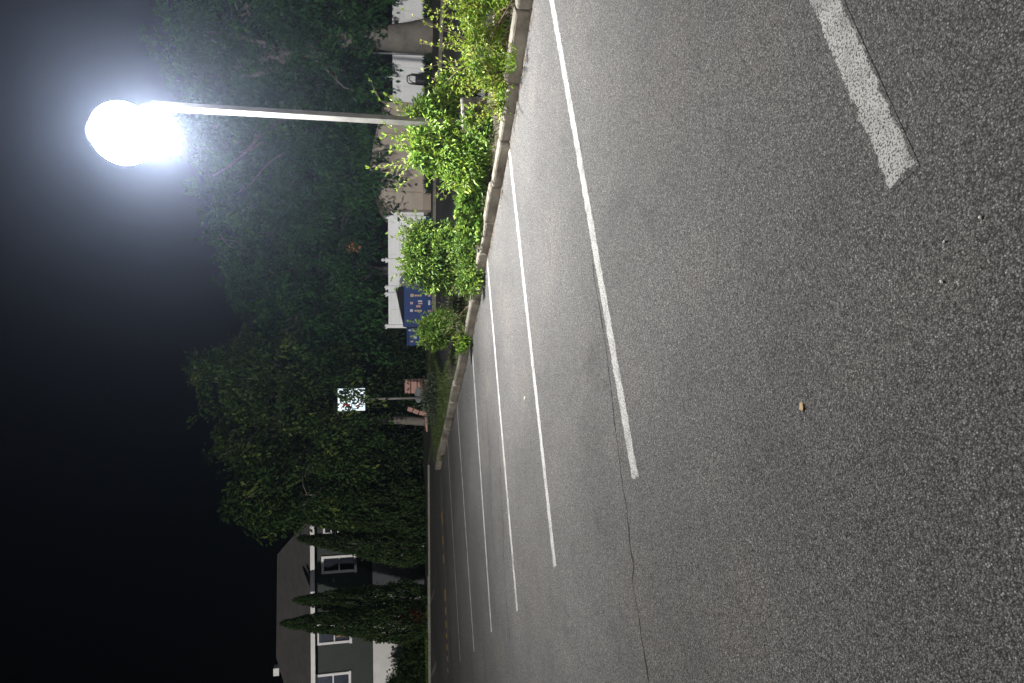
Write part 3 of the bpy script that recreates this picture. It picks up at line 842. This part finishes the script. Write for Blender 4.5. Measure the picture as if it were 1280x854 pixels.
mark([(-.3, .3), (-.18, .22), (-.22, .1), (-.32, .05)], .07, 'sign_red', 'emblem')
mark([(-.38, .1), (-.1, .18), (.3, .24)], .05, 'black', 'emblem')

# ================================================================== HOUSES
def window(par, x0, x1, z0, z1, Y, frame, fw=.11, curtain=False, pane='glass'):
    cx, cz, ww, hh = (x0+x1)/2, (z0+z1)/2, x1-x0, z1-z0
    mb = MB()
    mb.box((cx, Y-.03, z1-fw/2), (ww, .07, fw)); mb.box((cx, Y-.03, z0+fw/2), (ww+.06, .09, fw))
    mb.box((x0+fw/2, Y-.03, cz), (fw, .066, hh-2*fw-.004)); mb.box((x1-fw/2, Y-.03, cz), (fw, .066, hh-2*fw-.004))
    w_ = mb.build('window', frame, par)
    MB().box((cx, Y-.008, cz), (ww-2*fw, .012, hh-2*fw)).build('pane', M[pane], w_)
    MB().box((cx, Y-.022, cz), (ww-2*fw, .03, .05)).build('sash_bar', frame, w_)
    if curtain:
        MB().box((cx+.0, Y-.018, cz-hh*.2), (ww*.42, .008, hh*.30)).build('curtain', M['tan_curtain'], w_)
    return w_
HY = 27.6
hx0, hx1 = -17.5, P(470, 648, HY)[0]
hz = P(466, 780, HY)[2]; ez = P(391, 780, HY)[2]
hs = thing('house', ((hx0+hx1)/2, HY+3.5, 0), 'dark green house with white ground floor and brown hipped roof', 'house')
MB().box(((hx0+hx1)/2, HY+3.5, hz/2), (hx1-hx0, 7.0, hz)).build('ground_floor_wall', M['white_wall'], hs)
MB().box(((hx0+hx1)/2, HY+3.5, (hz+ez)/2+.001), (hx1-hx0+.06, 7.06, ez-hz)).build('wall', M['green_siding'], hs)
# hipped roof
ov = .35; rz0 = ez+.02
rl_, rr_ = P(343, 822, HY+3.5), P(351, 693, HY+3.5); rzt = (rl_[2]+rr_[2])/2
A = [(hx0-ov, HY-ov, rz0), (hx1+ov, HY-ov, rz0), (hx1+ov, HY+7+ov, rz0), (hx0-ov, HY+7+ov, rz0)]
R0, R1 = (rl_[0], HY+3.5, rzt+.08), (rr_[0], HY+3.5, rzt)
mb = MB(); mb.v += A+[R0, R1]; mb.f += [[0, 1, 5, 4], [1, 2, 5], [2, 3, 4, 5], [3, 0, 4], [3, 2, 1, 0]]
rf_ = mb.build('roof', M['shingle'], hs)
MB().box(((hx0+hx1)/2, HY-ov-.02, rz0-.06), (hx1-hx0+2*ov, .04, .17)).build('fascia', M['white_trim'], hs)
q = P(366.5, 700, HY+2.2)
MB().box((q[0], q[1], q[2]), (.38, .4, .26)).build('roof_vent', M['white_trim'], rf_, bevel=.02)
q = P(346, 838, HY+3.3)
MB().box((q[0], q[1], q[2]), (.36, .36, .26)).build('roof_vent', M['white_trim'], rf_, bevel=.02)
for (pa, pb, pt, pbm, cur) in ((806, 776, 396, 440, True), (868, 838, 394, 439, False), (717, 692, 402, 446, False)):
    a, b_ = P(pt, pa, HY), P(pbm, pb, HY)
    window(hs, a[0], b_[0], b_[2], a[2], HY-.03, M['white_trim'], .10, cur)
a, b_ = P(404, 668, HY), P(424, 650, HY)
window(hs, a[0], b_[0], b_[2], a[2], HY-.03, M['white_trim'], .08)

# dark house behind the trees
dh = thing('house', (1.3, 34.5, 0), 'dark sided house half hidden behind the trees above the blue bins', 'house')
MB().box((1.3, 34.5, 2.3), (6.4, 6, 4.6)).build('wall', M['dark_siding'], dh)
mb = MB(); mb.prism([(-2.3, 31.2, 4.6), (4.9, 31.2, 4.6), (1.3, 31.2, 6.3)], (0, 6.8, 0)); mb.build('roof', M['shingle'], dh)
for (pa, pb, pt, pbm) in ((391, 374, 440, 463), (433, 413, 431, 457), (462, 444, 428, 452)):
    a, b_ = P(pt, pa, 31.5), P(pbm, pb, 31.5)
    window(dh, a[0], b_[0], b_[2], a[2], 31.47, M['grey_trim'], .10)
# brick house behind the shed
bh = thing('house', (8.2, 33.5, 0), 'dark brick house behind the shed with one orange lit window', 'house')
MB().box((9.6, 33.5, 2.6), (10.0, 6, 5.2)).build('wall', M['brick'], bh)
MB().prism([(4.3, 30.2, 5.2), (14.9, 30.2, 5.2), (9.6, 30.2, 7.0)], (0, 6.6, 0)).build('roof', M['shingle'], bh)
a, b_ = P(424, 317, 30.5), P(453, 300, 30.5)
window(bh, a[0], b_[0], b_[2], a[2], 30.47, M['grey_trim'], .06, False, 'window_glow')
a, b_ = P(462, 200, 30.5), P(488, 180, 30.5)
window(bh, a[0], b_[0], b_[2], a[2], 30.47, M['grey_trim'], .08)

# ================================================================== TREES
def V3(*a): return np.array(a, float)
TG = 'broadleaf trees behind the fences'
# pale flared trunk at the picture edge
tb = P(541, 50, 20.9)
tree('tree', (tb[0], tb[1], .05),
     [P(543, 47, 20.9), P(532, 47, 20.9), P(515, 47, 20.9), P(495, 48, 20.9), P(470, 46, 21.0), P(430, 50, 21.2), P(395, 62, 21.4), P(350, 72, 21.8), P(300, 78, 22.2)],
     [.66, .56, .47, .42, .38, .33, .26, .19, .09],
     [lobe(420, 20, 21.5, 55, 60, 1.6), lobe(350, 40, 21.5, 60, 60, 1.8), lobe(270, 20, 22, 55, 60, 1.8), lobe(440, 90, 21.5, 34, 40, 1.1),
      lobe(330, -50, 22, 80, 60, 2.0), lobe(380, 110, 22.5, 50, 50, 1.6), lobe(290, 100, 23, 55, 50, 1.6), lobe(230, 60, 23, 40, 50, 1.4)],
     'tall leafy tree with a pale flared trunk before the white fence', 'tree', TG, 400, 70, .15, .165, M['tree_leaf'], M['bark_pale'], .3,
     [(P(390, 66, 21.4), P(300, 95, 22.0), .17, .05), (P(375, 105, 22.5), P(345, 50, 21.6), .14, .06), (P(345, 58, 21.6), P(250, 40, 22), .09, .03)],
     [P(455, 30, 20.7), P(450, 50, 20.6), P(448, 68, 20.8), P(468, 12, 20.6), P(440, 45, 20.6), P(448, 85, 20.6)])
tb = P(540, 152, 24.8)
tree('tree', (tb[0], tb[1], .05),
     [P(540, 152, 24.8), P(480, 152, 24.8), P(420, 148, 24.8), P(372, 140, 24.6), P(320, 150, 24.8)], [.34, .30, .26, .20, .10],
     [lobe(420, 150, 24, 50, 50, 1.5), lobe(400, 215, 24, 60, 45, 1.5), lobe(340, 180, 24.5, 60, 60, 1.8), lobe(270, 160, 25, 50, 55, 1.7), lobe(300, 240, 25, 60, 45, 1.6),
      lobe(442, 205, 23.6, 32, 38, 1.0), lobe(300, 120, 25, 40, 40, 1.3)],
     'dark spreading tree rising behind the beige shed and lamp post', 'tree', TG, 380, 70, .16, .17, M['tree_leaf'], M['bark'], .3,
     [(P(372, 145, 23.2), P(266, 220, 23.4), .09, .02), (P(330, 178, 23.3), P(300, 190, 23.2), .05, .015), (P(372, 140, 23.2), P(352, 60, 23), .10, .05),
      (P(360, 190, 23.2), P(300, 240, 23.2), .04, .012)],
     [P(455, 205, 21.3), P(462, 228, 21.3), P(458, 170, 21.2), P(462, 150, 21.4), P(452, 250, 21.5), P(458, 270, 21.6), P(468, 222, 21.3)])
tb = P(538, 345, 25.5)
tree('tree', (tb[0], tb[1], .05),
     [P(538, 338, 25.5), P(490, 338, 25.5), P(468, 341, 25.5), P(450, 352, 25.4), P(430, 362, 25.3)], [.26, .22, .19, .17, .15],
     [lobe(430, 270, 24.8, 48, 42, 1.4), lobe(390, 320, 25, 60, 48, 1.6), lobe(400, 380, 25, 62, 45, 1.5), lobe(340, 350, 25.5, 52, 48, 1.6), lobe(345, 280, 25.5, 55, 45, 1.6),
      lobe(440, 330, 24.5, 28, 40, 1.0), lobe(300, 300, 26, 40, 40, 1.4), lobe(428, 420, 25, 40, 35, 1.2), lobe(360, 405, 25.5, 55, 40, 1.4)],
     'bushy dark tree with a bent trunk behind the fence and blue bins', 'tree', TG, 420, 70, .16, .165, M['tree_leaf'], M['bark'], .3,
     [(P(490, 338, 25.5), P(425, 335, 24.2), .09, .03), (P(440, 358, 24.4), P(415, 395, 24.2), .05, .015)])
# big olive tree in the middle of the picture
tb = P(537, 527, 25.3)
tree('tree', (tb[0], tb[1], .03),
     [P(538, 527, 25.3), P(532, 526.5, 25.3), P(500, 525, 25.3), P(462, 525, 25.3), P(430, 527, 25.4), P(405, 520, 25.4)], [.24, .19, .165, .15, .15, .14],
     [lobe(300, 470, 25, 45, 48, 1.5), lobe(350, 460, 25, 55, 55, 1.8), lobe(340, 530, 24.6, 62, 55, 1.8), lobe(400, 500, 24.3, 45, 60, 1.5), lobe(400, 560, 24, 45, 50, 1.4),
      lobe(330, 595, 24, 48, 42, 1.4), lobe(375, 620, 23.6, 52, 38, 1.3), lobe(330, 648, 23.4, 24, 20, .7), lobe(430, 470, 24.6, 34, 40, 1.1), lobe(430, 545, 23.8, 30, 38, 1.0),
      lobe(290, 540, 24.8, 30, 40, 1.1), lobe(310, 625, 23.7, 30, 25, .9), lobe(420, 590, 23.6, 30, 30, 1.0), lobe(268, 565, 25.2, 14, 10, .4), lobe(270, 455, 25, 22, 28, .8)],
     'broad olive green tree with a slim trunk beside the glowing sign', 'tree', TG, 480, 68, .15, .16, M['tree_leaf_warm'], M['bark_pale'], .35, (),
     [P(443, 482, 22.9), P(437, 490, 22.9), P(430, 492, 22.9), P(440, 500, 22.95)])
# hedge-like shrubs behind the bins and chairs
shrub('hedge_bush', (P(536, 455, 26)[0], 26, .05), [lobe(495, 430, 25.6, 35, 30, 1.0), lobe(480, 460, 25.8, 38, 28, 1.0), lobe(505, 470, 25.8, 30, 25, .9), lobe(470, 500, 26.2, 30, 22, .9), lobe(512, 445, 25.4, 24, 30, .8), lobe(510, 500, 26.2, 30, 20, .9)],
      'dense dark green bush filling the space between bins and sign pole', 'bush', M['hedge_leaf'], 330, 60, .2, .14, .5, 0, .3, 10)
shrub('hedge_bush', (P(536, 585, 28)[0], 28, .05), [lobe(500, 560, 27.8, 38, 30, 1.2), lobe(490, 600, 28, 46, 30, 1.2), lobe(510, 630, 28, 30, 25, 1.0), lobe(470, 575, 28.2, 34, 30, 1.1)],
      'near black bush in shadow between olive tree trunk and cypresses', 'bush', M['hedge_leaf'], 260, 55, .22, .15, .5, 0, .3, 10)

def cypress(tip, base_py, Y, R, label, n=5200, warm=0):
    t = P(tip[0], tip[1], Y); b0 = P(536, base_py, Y); Ht = t[2]
    o = thing('cypress', (b0[0], Y, .04), label, 'tree', 'cypresses along the lot edge')
    MB().tube([(b0[0], Y, 0), (b0[0]*.5+t[0]*.5, Y, Ht*.5), (t[0], Y, Ht*.93)], [.10, .07, .02], 8).build('trunk', M['bark'], o, smooth=True)
    ncl = n//14
    h = rng.random(ncl)**1.05*.985 + .005
    prof = R*np.clip((1-h)**.72*1.12, 0, 1)*np.clip(.66+h*2.2, 0, 1)
    ang = rng.random(ncl)*2*math.pi; rr = prof*(.70+.30*rng.random(ncl)**.6)*(1+.10*np.sin(ang*3+h*11)+.06*np.sin(ang*5-h*23))
    ax = b0[0]+(t[0]-b0[0])*h
    cl = np.stack([ax+np.cos(ang)*rr, Y+np.sin(ang)*rr, h*Ht], 1)
    ci = np.repeat(np.arange(ncl), 14); N = len(ci)
    off = rng.normal(0, 1, (N, 3))*np.array([.035, .035, .11])*(0.35+.65*(prof[ci]/R))[:, None]
    pos = cl[ci]+off
    outw = np.stack([np.cos(ang), np.sin(ang), np.zeros(ncl)], 1)
    d = outw[ci]*.42 + np.array([0, 0, 1.0]) + rng.normal(0, .25, (N, 3))
    L = .14*rng.uniform(.6, 1.25, N)*(.6+.4*prof[ci]/R)
    leaves('crown', M['cypress_leaf'], pos, d, L, L*.42, rng.normal(.45, .15, ncl)[ci]+rng.normal(0, .15, N), o, smooth_leaf=False, up=rng.normal(0, 1, (N, 3)))
    return o
cypress((352, 779), 777, 25.6, .74, 'tallest cypress, rising past the eave beside the lit window', 20280)
cypress((368, 750), 752, 26.1, .74, 'slightly shorter cypress touching the tallest one on its shadow side', 14560)
cypress((373, 673), 688, 26.3, .66, 'slender dark cypress in front of the house corner', 16640)
cypress((368, 648), 655, 26.6, .74, 'dark cypress under the tip of the olive tree', 18200)
cypress((405, 622), 622, 27.0, .80, 'short broad shadowy cypress farthest from the house', 15600)
# dark sloping shrub against the white wall
shrub('shrub', (P(532, 840, 26.2)[0], 26.3, .05), [lobe(521, 812, 26.3, 12, 20, .5), lobe(516, 835, 26.3, 16, 18, .5), lobe(508, 856, 26.2, 20, 18, .5), lobe(494, 862, 26.3, 10, 12, .3), lobe(524, 850, 26, 10, 24, .5)],
      'dark feathery shrub sloping up against the white ground floor wall', 'shrub', M['cypress_leaf'], 240, 50, .13, .12, .3, 30, .35, 8)
shrub('red_shrub', (P(531, 777, 25.3)[0], 25.35, .05), [lobe(510, 777, 25.3, 9, 7, .2), lobe(520, 772, 25.3, 9, 10, .25)],
      'small rust red shrub at the foot of the tallest cypress', 'shrub', M['rust_leaf'], 40, 26, .06, .08, .5, 4, .2, 6)

# ================================================================== LITTER
def litter(name, px, py, r, mat, label, cat, flat=.28):
    g = G(px, py)
    mb = MB().ell((g[0], g[1], r*flat*.6+.003), (r, r*random.uniform(.6, .9), r*flat), 10, 6, random.random()*3)
    mb.v = [(x+random.gauss(0, r*.08), y+random.gauss(0, r*.08), z) for x, y, z in mb.v]
    o = mb.build(name, mat, None, smooth=True); tag(o, label, cat, 'bits lying on the asphalt'); return o
g = G(1003, 508)
o = MB(); o.v += [(g[0]+x, g[1]+y, (.003+z*.5)) for x, y, z in ((-.018, -.006, .002), (-.004, -.013, .008), (.015, -.008, .001), (.019, .005, .009), (.0, .013, .004), (-.014, .009, .010))]
o.f += [[0, 1, 4, 5], [1, 2, 3, 4]]
tag(o.build('dry_leaf', M['dry_leaf']), 'curled tan dry leaf lying on the open asphalt', 'leaf', 'bits lying on the asphalt')
litter('pebble', 656.5, 498, .028, M['pebble'], 'white pebble lying between two parking lines under the far bushes', 'pebble')
litter('pebble', 1226, 272, .0055, M['pebble'], 'pale pebble nearest the end of the widest white line', 'pebble')
litter('pebble', 1181, 302, .005, M['pebble'], 'tiny pale chip just beyond the end of the widest white line', 'pebble')
litter('pebble', 1178, 352, .0065, M['pebble'], 'pale chip lying farther along from the widest white line', 'pebble')

def gut():
    i = random.randrange(2, 14); t = random.random(); q = K[i]*(1-t)+K[i+1]*t - knorm(i)*abs(random.gauss(.02, .10))
    return (q[0], q[1], .006)
gp_ = np.array([gut() for _ in range(420)]); gd_ = rng.normal(0, 1, (420, 3))*np.array([1, 1, .12])
o = leaves('leaf_litter', M['litter'], gp_, gd_, rng.uniform(.015, .05, 420), rng.uniform(.01, .025, 420), rng.random(420), None, up=np.array([[0, 0, 1.0]]*420)+rng.normal(0, .2, (420, 3)))
tag(o, kind='stuff')

# ================================================================== HAZE ADDED TO GIVE THE LAMP ITS GLOW
hz_ = MB().box((0, 0, 9.0), (204, 204, 21.0)).build('haze', None or bpy.data.materials.new('lamp_glow_haze'))
mt = hz_.data.materials[0]; mt.use_nodes = True; nt = mt.node_tree; nt.nodes.clear()
out = nt.nodes.new('ShaderNodeOutputMaterial'); pv = nt.nodes.new('ShaderNodeVolumePrincipled')
pv.inputs['Color'].default_value = (.60, .72, 1.0, 1); pv.inputs['Density'].default_value = .0013; pv.inputs['Anisotropy'].default_value = .89
nt.links.new(pv.outputs[0], out.inputs['Volume'])
tag(hz_, kind='stuff')
